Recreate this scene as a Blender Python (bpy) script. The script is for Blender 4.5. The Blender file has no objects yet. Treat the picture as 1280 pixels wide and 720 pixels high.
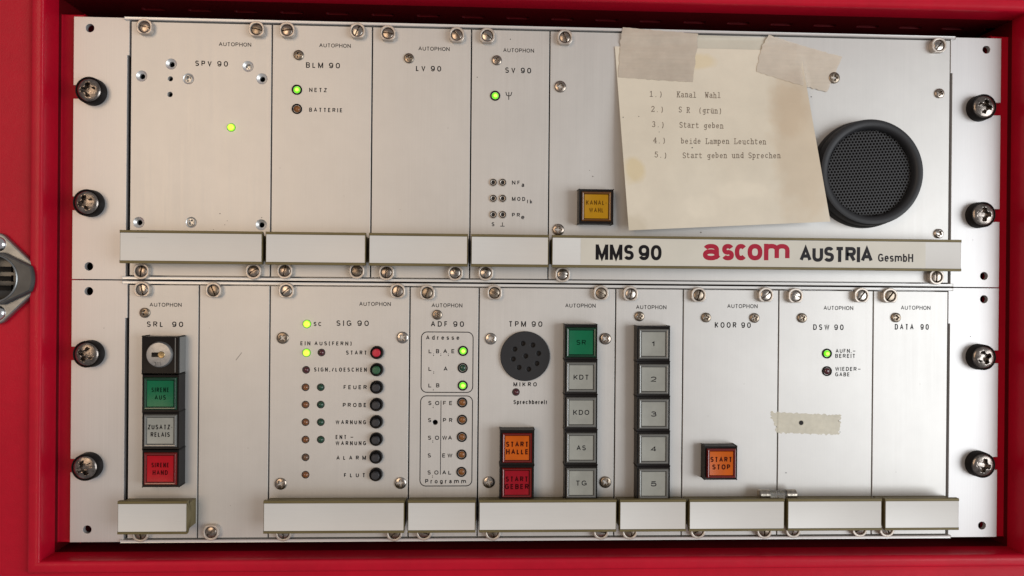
import bpy, bmesh, math, random
from mathutils import Vector, Matrix, noise
random.seed(7)
C = bpy.data.collections.new("scene"); bpy.context.scene.collection.children.link(C)
sc = bpy.context.scene
MM = 0.001
# ------------------------------------------------------------------ camera
# rack face plane: x right, z up, "d" = millimetres out of the rack face towards the viewer (-Y)
CAM = Vector((-35.8, -393.5, -1.8)); YAW, PITCH, ROLL = math.radians(2.504), math.radians(-0.081), math.radians(0.501)
FPX = 950.0
FW = Vector((math.sin(YAW)*math.cos(PITCH), math.cos(YAW)*math.cos(PITCH), math.sin(PITCH)))
RT0 = FW.cross(Vector((0,0,1))).normalized(); UP0 = RT0.cross(FW)
RT = math.cos(ROLL)*RT0 + math.sin(ROLL)*UP0
UP = -math.sin(ROLL)*RT0 + math.cos(ROLL)*UP0
cd = bpy.data.cameras.new("camera"); cam = bpy.data.objects.new("camera", cd); C.objects.link(cam)
M = Matrix((RT, UP, -FW)).transposed().to_4x4(); M.translation = CAM*MM
cam.matrix_world = M
cd.sensor_width = 36; cd.lens = FPX/1280*36; cd.clip_start = 0.01; cd.clip_end = 50
sc.camera = cam
# ------------------------------------------------------------------ light
w = bpy.data.worlds.new("World"); sc.world = w; w.use_nodes = True
bg = w.node_tree.nodes["Background"]; bg.inputs[0].default_value = (0.82, 0.80, 0.82, 1); bg.inputs[1].default_value = 0.27
def area(name, loc, target, sx, sy, power, col):
    l = bpy.data.lights.new(name, 'AREA'); l.shape = 'RECTANGLE'; l.size = sx; l.size_y = sy
    l.energy = power; l.color = col
    o = bpy.data.objects.new(name, l); C.objects.link(o); o.location = loc
    o.rotation_euler = (Vector(target)-Vector(loc)).to_track_quat('-Z', 'Y').to_euler()
    return o
area("window_light", (1.15, -1.05, -0.12), (0.0, 0, 0), 1.1, 0.8, 13.8, (0.93, 0.97, 1.0))
area("warm_room_light", (-0.70, -1.5, 0.30), (-0.15, 0, 0.05), 0.7, 0.9, 6.4, (1.0, 0.73, 0.49))
sc.view_settings.view_transform = 'Standard'; sc.view_settings.look = 'None'
sc.view_settings.exposure = 0.25; sc.view_settings.gamma = 1.0; sc.view_settings.use_curve_mapping = False

# ------------------------------------------------------------------ helpers
def mm(px, py, d=0.0):
    """(x, z) in mm of the photo point (px, py) standing d mm out of the rack face"""
    r = RT*((px-640)/FPX) + UP*((360-py)/FPX) + FW
    t = (-d - CAM.y)/r.y
    p = CAM + r*t
    return p.x, p.z
def sz(px, py, n, d=0.0):
    return mm(px+n/2, py, d)[0]-mm(px-n/2, py, d)[0]

def mat(name, col, metal=0.0, rough=0.5, emit=0, ecol=None, bump=None, vary=None, streak=None, coat=0, trans=0, alpha=1, spec=0.5, aniso=0):
    m = bpy.data.materials.new(name); m.use_nodes = True
    nt = m.node_tree; N = nt.nodes; L = nt.links; b = N["Principled BSDF"]
    b.inputs["Base Color"].default_value = (*col, 1); b.inputs["Metallic"].default_value = metal
    b.inputs["Roughness"].default_value = rough; b.inputs["Specular IOR Level"].default_value = spec
    b.inputs["Coat Weight"].default_value = coat; b.inputs["Coat Roughness"].default_value = 0.15
    b.inputs["Transmission Weight"].default_value = trans; b.inputs["Alpha"].default_value = alpha
    if emit:
        b.inputs["Emission Color"].default_value = (*(ecol or col), 1); b.inputs["Emission Strength"].default_value = emit
    geo = N.new("ShaderNodeNewGeometry")
    colsock = None
    def nz(scale, stretch=(1,1,1), detail=4, rgh=0.6):
        mp = N.new("ShaderNodeMapping"); mp.inputs["Scale"].default_value = stretch
        L.new(geo.outputs["Position"], mp.inputs["Vector"])
        n = N.new("ShaderNodeTexNoise"); n.inputs["Scale"].default_value = scale
        n.inputs["Detail"].default_value = detail; n.inputs["Roughness"].default_value = rgh
        L.new(mp.outputs[0], n.inputs["Vector"]); return n.outputs["Fac"]
    def mul_col(fac, lo, hi, prev):
        mr = N.new("ShaderNodeMapRange"); mr.inputs["From Min"].default_value = 0.3; mr.inputs["From Max"].default_value = 0.7
        mr.inputs["To Min"].default_value = lo; mr.inputs["To Max"].default_value = hi
        L.new(fac, mr.inputs["Value"])
        mx = N.new("ShaderNodeMix"); mx.data_type = 'RGBA'; mx.blend_type = 'MULTIPLY'; mx.inputs["Factor"].default_value = 1
        if prev is None: mx.inputs["A"].default_value = (*col, 1)
        else: L.new(prev, mx.inputs["A"])
        L.new(mr.outputs[0], mx.inputs["B"]); return mx.outputs["Result"]
    if vary:
        for (scale, lo, hi) in vary: colsock = mul_col(nz(scale), lo, hi, colsock)
    if streak:
        sx, szz, lo, hi = streak
        f = nz(1.0, (sx, sx*0.2, szz), 3, 0.7)
        colsock = mul_col(f, lo, hi, colsock)
        mr = N.new("ShaderNodeMapRange"); mr.inputs["To Min"].default_value = rough-0.07; mr.inputs["To Max"].default_value = rough+0.07
        L.new(f, mr.inputs["Value"]); L.new(mr.outputs[0], b.inputs["Roughness"])
    if colsock: L.new(colsock, b.inputs["Base Color"])
    if bump:
        scale, dist, stretch = bump
        bp = N.new("ShaderNodeBump"); bp.inputs["Distance"].default_value = dist; bp.inputs["Strength"].default_value = 1
        L.new(nz(scale, stretch), bp.inputs["Height"]); L.new(bp.outputs[0], b.inputs["Normal"])
    return m
ALU = mat("satin aluminium plate", (0.60,0.587,0.565), 0.5, 0.48, streak=(1700,14,0.97,1.02), vary=[(9,0.94,1.03),(32,0.97,1.015),(150,0.985,1.01)], bump=(1, 0.000006, (2500,500,30)))
EAR = mat("brushed aluminium ear", (0.60,0.59,0.585), 0.5, 0.46, streak=(1300,9,0.95,1.03), vary=[(20,0.97,1.02)], bump=(1, 0.00001, (2500,500,30)))
RAIL = mat("extruded rail", (0.70,0.695,0.68), 0.5, 0.4, streak=(20,1500,0.92,1.05))
STRIP = mat("satin label strip", (0.62,0.61,0.585), 0.15, 0.5, vary=[(25,0.965,1.02)], streak=(30,1500,0.98,1.01))
OLIVE = mat("olive anodised handle", (0.15,0.12,0.052), 0.15, 0.5, spec=0.3, vary=[(60,0.85,1.1)])
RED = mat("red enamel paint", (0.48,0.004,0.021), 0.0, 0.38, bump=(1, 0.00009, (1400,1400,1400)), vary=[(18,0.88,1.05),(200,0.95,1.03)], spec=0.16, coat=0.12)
REDSHADE = mat("red enamel in painted shade", (0.10,0.0015,0.004), 0.0, 0.45, spec=0.25, bump=(1, 0.0001, (1400,1400,1400)), vary=[(25,0.85,1.05)])  # same red paint darkened: the unlit interior's shade is put into the colour
DARK = mat("dark inside", (0.012,0.010,0.010), 0, 0.8)
INK = mat("black print", (0.008,0.008,0.010), 0, 0.7, spec=0.15, vary=[(900,0.8,2.0)])
INK2 = mat("black print sharp", (0.006,0.005,0.006), 0, 0.6, spec=0.15)
GREYINK = mat("charcoal print", (0.016,0.015,0.018), 0, 0.6, spec=0.2, vary=[(300,0.8,1.2)])
LOGO = mat("crimson print", (0.36,0.008,0.032), 0, 0.5, spec=0.2, vary=[(300,0.9,1.1)])
CREAMP = mat("cream sticker", (0.60,0.575,0.50), 0.0, 0.5, vary=[(40,0.93,1.03)])
BLACKP = mat("black plastic", (0.010,0.008,0.0075), 0, 0.42, spec=0.13, bump=(1,0.00002,(3000,3000,3000)))
BLACKG = mat("glossy black plastic", (0.006,0.005,0.005), 0, 0.35, spec=0.12)
GREYSIDE = mat("grey plastic side", (0.16,0.16,0.155), 0, 0.45)
NICKEL = mat("nickel screw", (0.40,0.335,0.28), 1.0, 0.27, vary=[(700,0.55,1.15)], bump=(1,0.00003,(900,900,900)))
NICK = [NICKEL, mat("tarnished nickel screw", (0.33,0.27,0.21), 1.0, 0.34, vary=[(500,0.45,1.2)], bump=(1,0.00004,(900,900,900))), mat("bright nickel screw", (0.50,0.45,0.40), 1.0, 0.24, vary=[(800,0.6,1.1)], bump=(1,0.00003,(700,700,700)))]
COLLAR = mat("stainless collar", (0.56,0.50,0.44), 0.6, 0.42, vary=[(500,0.8,1.1)])
STEEL = mat("bright steel", (0.72,0.72,0.72), 1.0, 0.2)
BRONZE = mat("dark nickel rack screw", (0.27,0.235,0.21), 1.0, 0.27, vary=[(400,0.45,1.3)], bump=(1,0.0001,(500,500,500)))
ZINC = mat("zinc casting", (0.30,0.31,0.31), 0.85, 0.36, vary=[(150,0.75,1.15)])
GREYR = mat("charcoal rubber", (0.021,0.0215,0.024), 0, 0.5, spec=0.3, vary=[(60,0.93,1.07)])
GRILLE = mat("charcoal grille", (0.03,0.03,0.032), 0, 0.5, spec=0.3)
def capmat(n, c, r=0.32, e=0): return mat(n, c, 0, r, coat=0.05, spec=0.22, vary=[(150,0.9,1.06)], emit=e)
CG = capmat("green lens", (0.003,0.13,0.055)); CW = capmat("white lens", (0.31,0.315,0.285)); CR = capmat("red lens", (0.40,0.004,0.012))
CO = capmat("orange lens", (0.52,0.10,0.004)); CY = capmat("yellow lens", (0.42,0.21,0.003)); CDR = capmat("deep red lens", (0.28,0.003,0.012))
FRW = mat("clear smoky frame", (0.17,0.17,0.16), 0.1, 0.22, coat=0.5); FRR = mat("clear red frame", (0.15,0.008,0.006), 0, 0.2, coat=0.5)
FRG = mat("clear green frame", (0.006,0.045,0.022), 0, 0.2, coat=0.5); FRY = mat("clear brown frame", (0.14,0.055,0.012), 0, 0.2, coat=0.5)
PAPER = None
LIT = mat("lit green lamp", (0.05,0.3,0.01), 0, 0.3, emit=0.72, ecol=(0.20,1.0,0.012))
LITC = mat("lit yellow green lamp", (0.08,0.25,0.01), 0, 0.3, emit=0.85, ecol=(0.30,1.0,0.015)); CORE = mat("lamp core", (0.2,0.3,0.05), 0, 0.3, emit=1.3, ecol=(0.50,1.0,0.09))
LAMBER = mat("unlit amber lamp", (0.22,0.08,0.015), 0, 0.35, coat=0.1, vary=[(900,0.7,1.2)]); LGREEN = mat("unlit green lamp", (0.006,0.05,0.025), 0, 0.3, coat=0.3)
LRED = mat("unlit red lamp", (0.065,0.006,0.012), 0, 0.25, coat=0.5); LBROWN = mat("unlit brown lamp", (0.12,0.06,0.03), 0, 0.3, coat=0.5)
LORNG = mat("unlit orange lamp", (0.20,0.07,0.018), 0, 0.22, coat=0.5, vary=[(900,0.6,1.2)])

WL = {}   # world location in mm of every object with children
def setp(o, label=None, cat=None, group=None, kind=None):
    if label: o['label'] = label
    if cat: o['category'] = cat
    if group: o['group'] = group
    if kind: o['kind'] = kind
def thing(name, label, cat, x=0, d=0, z=0, group=None, kind=None):
    o = bpy.data.objects.new(name, None); C.objects.link(o); o.empty_display_size = 0.01
    o.location = (x*MM, -d*MM, z*MM); WL[o.name] = Vector((x, -d, z)); setp(o, label, cat, group, kind); return o
def link(name, me, m, parent=None, at=(0,0,0), rot=0.0):
    """mesh data in mm-local metres; at = (x, d, z) in mm, world; rot = turn about the outward axis"""
    if m and not me.materials: me.materials.append(m)
    o = bpy.data.objects.new(name, me); C.objects.link(o)
    wl = Vector((at[0], -at[1], at[2])); pl = Vector((0,0,0))
    if parent is not None: o.parent = parent; pl = WL[parent.name]
    o.location = (wl-pl)*MM; o.rotation_euler = (0, rot, 0); WL[o.name] = wl
    return o
def mesh(name, vs, fs, sharp=35, smooth=True, mats=None, fm=None):
    """vs in (x, d, z) mm"""
    me = bpy.data.meshes.new(name)
    me.from_pydata([(v[0]*MM, -v[1]*MM, v[2]*MM) for v in vs], [], fs)
    bm = bmesh.new(); bm.from_mesh(me); bmesh.ops.recalc_face_normals(bm, faces=bm.faces); bm.to_mesh(me); bm.free()
    if mats:
        for q in mats: me.materials.append(q)
        for i, p in enumerate(me.polygons): p.material_index = fm[i]
    if smooth:
        me.shade_smooth(); me.set_sharp_from_angle(angle=math.radians(sharp))
    return me
def box_mesh(x0, x1, d0, d1, z0, z1, bev=0.0, name='box'):
    me = bpy.data.meshes.new(name); bm = bmesh.new()
    bmesh.ops.create_cube(bm, size=1)
    for v in bm.verts:
        v.co = (((x0+x1)/2+(x1-x0)*v.co.x)*MM, -((d0+d1)/2+(d1-d0)*v.co.y)*MM, ((z0+z1)/2+(z1-z0)*v.co.z)*MM)
    if bev: bmesh.ops.bevel(bm, geom=bm.edges[:], offset=bev*MM, segments=2, affect='EDGES', profile=0.6)
    bmesh.ops.recalc_face_normals(bm, faces=bm.faces); bm.to_mesh(me); bm.free()
    me.shade_smooth(); me.set_sharp_from_angle(angle=math.radians(50)); return me
def lathe_mesh(prof, seg=32, name='lathe'):
    """prof: (r, d) from inner to outer; axis along d"""
    vs, fs = [], []; n = len(prof)
    for i in range(seg):
        a = 2*math.pi*i/seg
        for (r, d) in prof: vs.append((r*math.cos(a), d, r*math.sin(a)))
    for i in range(seg):
        j = (i+1) % seg
        for k in range(n-1): fs.append((i*n+k, i*n+k+1, j*n+k+1, j*n+k))
    me = mesh(name, vs, fs); bm = bmesh.new(); bm.from_mesh(me)
    bmesh.ops.remove_doubles(bm, verts=bm.verts, dist=1e-6); bmesh.ops.recalc_face_normals(bm, faces=bm.faces)
    bm.to_mesh(me); bm.free(); me.shade_smooth(); me.set_sharp_from_angle(angle=math.radians(35)); return me
def circ(cx, cz, r, n=20): return [(cx+r*math.cos(2*math.pi*i/n), cz+r*math.sin(2*math.pi*i/n)) for i in range(n)]
def plate_mesh(outline, holes, d0, d1, bev=0.0, name='plate'):
    cu = bpy.data.curves.new(name, 'CURVE'); cu.dimensions = '2D'; cu.fill_mode = 'BOTH'
    cu.extrude = max((d1-d0)/2-bev, 0.0001)*MM*1000; cu.bevel_depth = bev; cu.offset = -bev; cu.bevel_resolution = 1
    for pts in [outline]+holes:
        s = cu.splines.new('POLY'); s.points.add(len(pts)-1)
        for p, q in zip(s.points, pts): p.co = (q[0], q[1], 0, 1)
        s.use_cyclic_u = True
    o = bpy.data.objects.new(name, cu)
    me = bpy.data.meshes.new_from_object(o); bpy.data.objects.remove(o); bpy.data.curves.remove(cu)
    dm = (d0+d1)/2
    for v in me.vertices: v.co = Vector((v.co.x*MM, -(v.co.z+dm)*MM, v.co.y*MM))
    bm = bmesh.new(); bm.from_mesh(me); bmesh.ops.remove_doubles(bm, verts=bm.verts, dist=1e-6)
    bmesh.ops.recalc_face_normals(bm, faces=bm.faces); bm.to_mesh(me); bm.free()
    me.materials.clear(); me.shade_flat(); me.name = name
    return me
def rect(x0, x1, z0, z1): return [(x0,z0),(x1,z0),(x1,z1),(x0,z1)]
def rrect(x0, x1, z0, z1, r, n=6):
    p = []
    for (cx, cz, a0) in ((x1-r,z1-r,0),(x0+r,z1-r,90),(x0+r,z0+r,180),(x1-r,z0+r,270)):
        for i in range(n+1):
            a = math.radians(a0+90*i/n); p.append((cx+r*math.cos(a), cz+r*math.sin(a)))
    return p
# --- lettering
def ar(cx, cy, rx, ry, a0, a1, n=12):
    o = []
    for i in range(n+1):
        a = math.radians(a0+(a1-a0)*i/n); c, q = math.cos(a), math.sin(a); e = 0.86
        o.append((cx+rx*math.copysign(abs(c)**e, c), cy+ry*math.copysign(abs(q)**e, q)))
    return o
def ring(cx, cy, rx, ry): return ar(cx, cy, rx, ry, 0, 360, 24)
# sans glyphs as stroke centre lines in a unit box: (width relative to cap height, strokes); width 0 = one stem
SG = {
 'A': (.78, [[(0,0),(.5,1),(1,0)], [(.2,.33),(.8,.33)]]),
 'B': (.66, [[(0,.52),(.6,.52)]+ar(.6,.76,.36,.24,-90,90)+[(0,1),(0,0)]+ar(.62,.26,.38,.26,-90,90)]),
 'C': (.74, [ar(.5,.5,.5,.5,38,322,20)]),
 'D': (.72, [[(.4,1),(0,1),(0,0)]+ar(.42,.5,.58,.5,-90,90,16)+[(.4,1)]]),
 'E': (.60, [[(1,1),(0,1),(0,0),(1,0)], [(0,.52),(.92,.52)]]),
 'F': (.56, [[(1,1),(0,1),(0,0)], [(0,.5),(.88,.5)]]),
 'G': (.76, [ar(.5,.5,.5,.5,38,318,20), [(.56,.45),(1,.45),(1,0)]]),
 'H': (.70, [[(0,0),(0,1)], [(1,0),(1,1)], [(0,.52),(1,.52)]]),
 'I': (0, [[(.5,0),(.5,1)]]),
 'K': (.70, [[(0,0),(0,1)], [(1,1),(0,.33)], [(.32,.55),(1,0)]]),
 'L': (.54, [[(0,1),(0,0),(1,0)]]),
 'M': (.84, [[(0,0),(0,1)], [(0.02,1),(.5,.02),(.98,1)], [(1,1),(1,0)]]),
 'N': (.72, [[(0,0),(0,1)], [(0,1),(1,0)], [(1,0),(1,1)]]),
 'O': (.78, [ring(.5,.5,.5,.5)]),
 'P': (.64, [[(0,0),(0,1)]+ar(.6,.73,.4,.27,90,-90)+[(0,.46)]]),
 'R': (.70, [[(0,0),(0,1)]+ar(.62,.76,.36,.24,90,-90)+[(0,.52)], [(.5,.5),(.98,0)]]),
 'S': (.66, [ar(.5,.755,.46,.245,22,262,12)+ar(.5,.255,.5,.255,82,-158,12)]),
 'T': (.64, [[(0,1),(1,1)], [(.5,1),(.5,0)]]),
 'U': (.70, [[(0,1),(0,.33)]+ar(.5,.33,.5,.33,180,360)+[(1,1)]]),
 'V': (.72, [[(0,1),(.5,0),(1,1)]]),
 'W': (1.0, [[(0,1),(.25,0),(.5,1),(.75,0),(1,1)]]),
 'Z': (.64, [[(0,1),(1,1),(0,0),(1,0)]]),
 '0': (.72, [ring(.5,.5,.5,.5)]),
 '1': (.36, [[(0,.76),(.62,1),(.62,0)]]),
 '2': (.58, [ar(.5,.71,.48,.29,168,-38)+[(0,0),(1,0)]]),
 '3': (.58, [ar(.48,.755,.42,.245,155,-80)+[(.36,.52)], [(.36,.52)]+ar(.5,.265,.5,.265,80,-158)]),
 '4': (.60, [[(.74,0),(.74,1),(0,.28),(1,.28)]]),
 '5': (.58, [[(.92,1),(.14,1),(.06,.5)]+ar(.48,.33,.52,.33,140,-155)]),
 '9': (.72, [ring(.5,.67,.5,.33), [(1,.67),(1,.45)]+ar(.5,.42,.5,.42,0,-150)]),
 'a': (.56, [ar(.44,.5,.42,.22,160,0)+[(.88,.12),(1,0)], ring(.43,.2,.43,.2)]),
 'b': (.58, [[(0,0),(0,1)], ring(.5,.36,.5,.36)]),
 'c': (.60, [ar(.5,.36,.5,.36,42,318,16)]),
 'd': (.58, [[(1,0),(1,1)], ring(.5,.36,.5,.36)]),
 'e': (.58, [[(0.02,.37),(1,.37)]+ar(.5,.36,.5,.36,8,318,18)]),
 'f': (.34, [[(1,1),(.7,.98),(.45,.82),(.45,0)], [(0,.7),(.95,.7)]]),
 'g': (.58, [ring(.5,.37,.5,.35), [(1,.72),(1,-.05)]+ar(.5,-.05,.5,.2,0,-150)]),
 'h': (.56, [[(0,0),(0,1)], ar(.5,.44,.5,.28,180,0)+[(1,0)]]),
 'i': (0, [[(.5,0),(.5,.72)], [(.5,.9),(.5,1.03)]]),
 'k': (.54, [[(0,0),(0,1)], [(.95,.7),(0,.25)], [(.34,.42),(1,0)]]),
 'm': (1.0, [[(0,0),(0,.72)], ar(.25,.46,.25,.26,180,0)+[(.5,0)], ar(.75,.46,.25,.26,180,0)+[(1,0)]]),
 'o': (.60, [ring(.5,.36,.5,.36)]),
 'p': (.58, [[(0,.72),(0,-.26)], ring(.5,.36,.5,.36)]),
 'r': (.40, [[(0,0),(0,.72)], ar(.85,.3,.85,.42,172,82)]),
 's': (.56, [ar(.5,.53,.46,.19,22,262,12)+ar(.5,.18,.5,.18,82,-158,12)]),
 't': (.38, [[(.45,.95),(.45,.12),(.62,0),(1,0)], [(0,.7),(.95,.7)]]),
 '-': (.36, [[(0,.42),(1,.42)]]), '–': (.75, [[(0,.45),(1,.45)]]), '—': (.9, [[(0,.45),(1,.45)]]),
 '.': (0, [[(.5,-.06),(.5,.06)]]), ',': (0, [[(.5,.08),(.4,-.22)]]), ';': (0, [[(.5,.34),(.5,.5)], [(.5,.08),(.4,-.2)]]),
 '/': (.5, [[(0,-.02),(1,1.02)]]), '(': (.36, [[(.9,1.1),(.15,.95),(0,.5),(.15,.0),(.9,-.15)]]), ')': (.36, [[(.1,1.1),(.85,.95),(1,.5),(.85,0),(.1,-.15)]]),
}
def ribbon(pts, hw, closed=False):
    """left and right edges of a stroke with mitred joints"""
    P = [pts[0]]
    for p in pts[1:]:
        if math.hypot(p[0]-P[-1][0], p[1]-P[-1][1]) > 1e-5: P.append(p)
    n = len(P); L_, R_ = [], []
    if closed and n > 2 and math.hypot(P[0][0]-P[-1][0], P[0][1]-P[-1][1]) < 1e-4: P[-1] = P[0]
    else: closed = False
    for i in range(n):
        a = P[i-1] if i else (P[-2] if closed else None); b = P[i+1] if i < n-1 else (P[1] if closed else None)
        ns = []
        if a: t = Vector((P[i][0]-a[0], P[i][1]-a[1])).normalized(); ns.append(Vector((-t.y, t.x)))
        if b: t = Vector((b[0]-P[i][0], b[1]-P[i][1])).normalized(); ns.append(Vector((-t.y, t.x)))
        m = ns[0] if len(ns) == 1 else (ns[0]+ns[1])
        if m.length < 1e-4: m = ns[0].copy()
        m = m.normalized(); k = min(1/max(m.dot(ns[0]), 0.05), 2.2)
        c = Vector(P[i]); L_.append(c+m*hw*k); R_.append(c-m*hw*k)
    return L_, R_
def text(s, x0, x1, yc, cap, m=None, parent=None, d=0.3, sp=1.15, bold=0.018, name='lettering', wt=None):
    """flat print: capitals cap px high centred on photo row yc, running from column x0 to x1, on the surface at depth d"""
    X0, _ = mm(x0, yc, d); X1, _ = mm(x1, yc, d); H = sz((x0+x1)/2, yc, cap, d)
    cx, cz = (X0+X1)/2, mm((x0+x1)/2, yc, d)[1]
    W_ = H*(wt or (0.17+1.1*bold)); gap = 0.16+(sp-1)*0.9
    rel = 0.0; fix = 0.0; n = len(s)
    for i, ch in enumerate(s):
        if ch == ' ': rel += 0.12
        elif SG[ch][0] == 0: fix += W_
        else: rel += SG[ch][0]
        if i < n-1: rel += gap
    k = (X1-X0-fix)/rel if rel else 0
    x = -(X1-X0)/2; vs, fs, lay = [], [], 0
    if rel == 0: x = -W_/2
    for ch in s:
        if ch == ' ': x += (0.12+gap)*k; continue
        w0, strokes = SG[ch]; gw = W_ if w0 == 0 else w0*k
        for st in strokes:
            pts = [(x+W_/2+p[0]*(gw-W_), -H/2+W_/2+p[1]*(H-W_)) for p in st]
            if len(st) == 2 and abs(st[0][0]-st[1][0]) < 0.01:        # plain stems run to the full height
                ys = sorted((pts[0][1], pts[1][1])); pts = [(pts[0][0], ys[0]-(W_/2 if min(st[0][1], st[1][1]) <= 0 else 0)), (pts[0][0], ys[1]+(W_/2 if max(st[0][1], st[1][1]) >= 0.7 else 0))]
            elif st[0][1] in (0, 1) and ch in 'AVWFMPRKNLTU479':
                pass
            L_, R_ = ribbon(pts, W_/2, True); b = len(vs); q = len(L_); lay += 1; dd = 0.03+0.0012*lay
            for l, r in zip(L_, R_): vs += [(l.x, dd, l.y), (r.x, dd, r.y)]
            for i in range(q-1): fs.append((b+2*i, b+2*i+1, b+2*i+3, b+2*i+2))
        x += gw+gap*k
    return link(name, mesh(name, vs, fs, smooth=False), m or INK, parent, (cx, d, cz))
def line_mesh(pts, wd, d=0.02):
    """flat printed line of width wd through (x, z) mm points"""
    vs, fs = [], []
    for (a, b) in zip(pts[:-1], pts[1:]):
        t = Vector((b[0]-a[0], b[1]-a[1])); L = t.length
        if L < 1e-9: continue
        t /= L; n = Vector((-t.y, t.x))*wd/2; e = t*wd*0.4; i = len(vs)
        for q, s in ((Vector(a)-e, 1), (Vector(a)-e, -1), (Vector(b)+e, -1), (Vector(b)+e, 1)):
            v = q+n*s; vs.append((v.x, d, v.y))
        fs.append((i, i+1, i+2, i+3))
    return mesh('printed_line', vs, fs, smooth=False)

# --- small hardware (shared meshes)
def head_mesh(R, dome, kind, depth, seg=64, rings=18, skirt=0.6, edge=0.18):
    vs, fs = [(0, 0, 0)], []
    def h(x, z):
        r = math.hypot(x, z)/R
        y = dome*(1-r*r) + (0 if r < 1-edge else -0.35*dome*((r-(1-edge))/edge)**2)
        def ss(t): t = max(0, min(1, t)); return t*t*(3-2*t)
        if kind == 'slot': k = 1-ss((abs(z)/R-0.09)/0.05)
        else:
            wdt = 0.115 + 0.03*(1-r); L_ = 0.60 if kind == 'cross' else 0.66
            k = 0
            for (a, b) in ((abs(x)/R, abs(z)/R), (abs(z)/R, abs(x)/R)):
                k = max(k, (1-ss((b-wdt)/0.06))*(1-ss((a-L_+0.1)/0.12)))
            k = max(k, 1-ss((r-0.26)/0.1))
        return y-depth*k
    vs[0] = (0, h(0, 0), 0)
    for j in range(1, rings+1):
        r = R*j/rings
        for i in range(seg):
            a = 2*math.pi*i/seg; x, z = r*math.cos(a), r*math.sin(a); vs.append((x, h(x, z), z))
    for i in range(seg): fs.append((0, 1+i, 1+(i+1) % seg))
    for j in range(rings-1):
        for i in range(seg):
            p, q = 1+j*seg, 1+(j+1)*seg; k = (i+1) % seg; fs.append((p+i, q+i, q+k, p+k))
    b = len(vs); o = 1+(rings-1)*seg
    for i in range(seg):
        a = 2*math.pi*i/seg; vs.append((R*math.cos(a), -skirt, R*math.sin(a)))
    for i in range(seg): k = (i+1) % seg; fs.append((o+i, b+i, b+k, o+k))
    return mesh('screw_head', vs, fs, sharp=38)
SLOT = head_mesh(2.7, 0.42, 'slot', 1.1, skirt=1.6, edge=0.12); SLOT.materials.append(NICKEL)
PHIL = head_mesh(2.55, 0.45, 'cross', 1.2, skirt=0.8); PHIL.materials.append(NICKEL)
PHILB = head_mesh(3.0, 0.5, 'cross', 1.3, skirt=0.9); PHILB.materials.append(NICKEL)
CSK = head_mesh(2.5, 0.35, 'cross', 1.3, skirt=0.5); CSK.materials.append(mat('worn zinc screw', (0.5,0.5,0.49), 0.9, 0.36, vary=[(500,0.6,1.15)]))
RACKH = head_mesh(6.1, 1.25, 'cross', 2.6, seg=80, rings=26, skirt=0.5); RACKH.materials.append(BRONZE)
def collar_mesh():
    R = 4.15; pts = []
    for i in range(48):
        a = 2*math.pi*i/48; x, z = R*math.cos(a), R*math.sin(a)
        pts.append((max(-3.85, min(3.85, x)), max(-3.5, z)))
    me = plate_mesh(pts, [circ(0, 0, 2.95, 32)], 0, 3.2, 0.3, 'collar'); me.materials.append(COLLAR); return me
COL = collar_mesh()
COLBACK = lathe_mesh([(0, 1.0), (2.95, 1.0)], 32); COLBACK.materials.append(DARK)
WASH = lathe_mesh([(5.9,3.9),(6.15,4.9),(6.4,5.0),(6.7,4.6),(6.9,0.0)], 48); WASH.materials.append(BLACKP)
RING_L = lathe_mesh([(1.85,-0.5),(1.9,0.35),(2.2,0.55),(2.55,0.45),(2.65,0.0)], 28); RING_L.materials.append(BLACKG)
LENS_L = lathe_mesh([(0,0.75),(0.6,0.7),(1.2,0.5),(1.65,0.15),(1.86,-0.4)], 24)
DOME = lathe_mesh([(0,1.3),(0.6,1.2),(1.15,0.9),(1.5,0.4),(1.62,-0.2),(1.62,-1.4)], 24)
DOMEL = lathe_mesh([(0,1.7),(0.8,1.55),(1.45,1.15),(1.85,0.5),(1.95,-0.2),(1.95,-1.4)], 24)
RIM = lathe_mesh([(1.6,0.02),(1.95,0.03),(2.0,0.0)], 24); RIM.materials.append(DARK)
RIML = lathe_mesh([(1.9,0.02),(2.15,0.03),(2.2,0.0)], 24); RIML.materials.append(LGREEN)
CORED = lathe_mesh([(0,0.98),(0.6,0.9),(1.0,0.72)], 20); CORED.materials.append(CORE)
COREB = lathe_mesh([(0,1.9),(0.8,1.72),(1.4,1.4),(1.6,1.1)], 20); COREB.materials.append(mat('yellow lamp core', (0.2,0.3,0.05), 0, 0.3, emit=1.25, ecol=(0.58,1.0,0.05)))
_lens = {}
def shared(base, m):
    k = (base.name, m.name)
    if k not in _lens:
        c = base.copy(); c.materials.clear(); c.materials.append(m); _lens[k] = c
    return _lens[k]
def small_screw(par, px, py, me=None, d=0.3, name='phillips_screw'):
    x, z = mm(px, py, d+0.8); me = me or PHIL
    if me is not CSK: me = shared(me, random.choice(NICK))
    return link(name, me, None, par, (x, d+0.8, z), random.uniform(0, 1.57))
def captive(par, px, py):
    x, z = mm(px, py, 2.6)
    c = link('captive_screw', COL, None, par, (x, 0.3, z), 0 if py < 200 or 350 < py < 500 else math.pi)
    link('shadow_gap', COLBACK, None, c, (x, 0.3, z))
    link('screw_head', shared(SLOT, random.choice(NICK)), None, c, (x, 3.0, z), random.uniform(0, 3.14))
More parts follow.
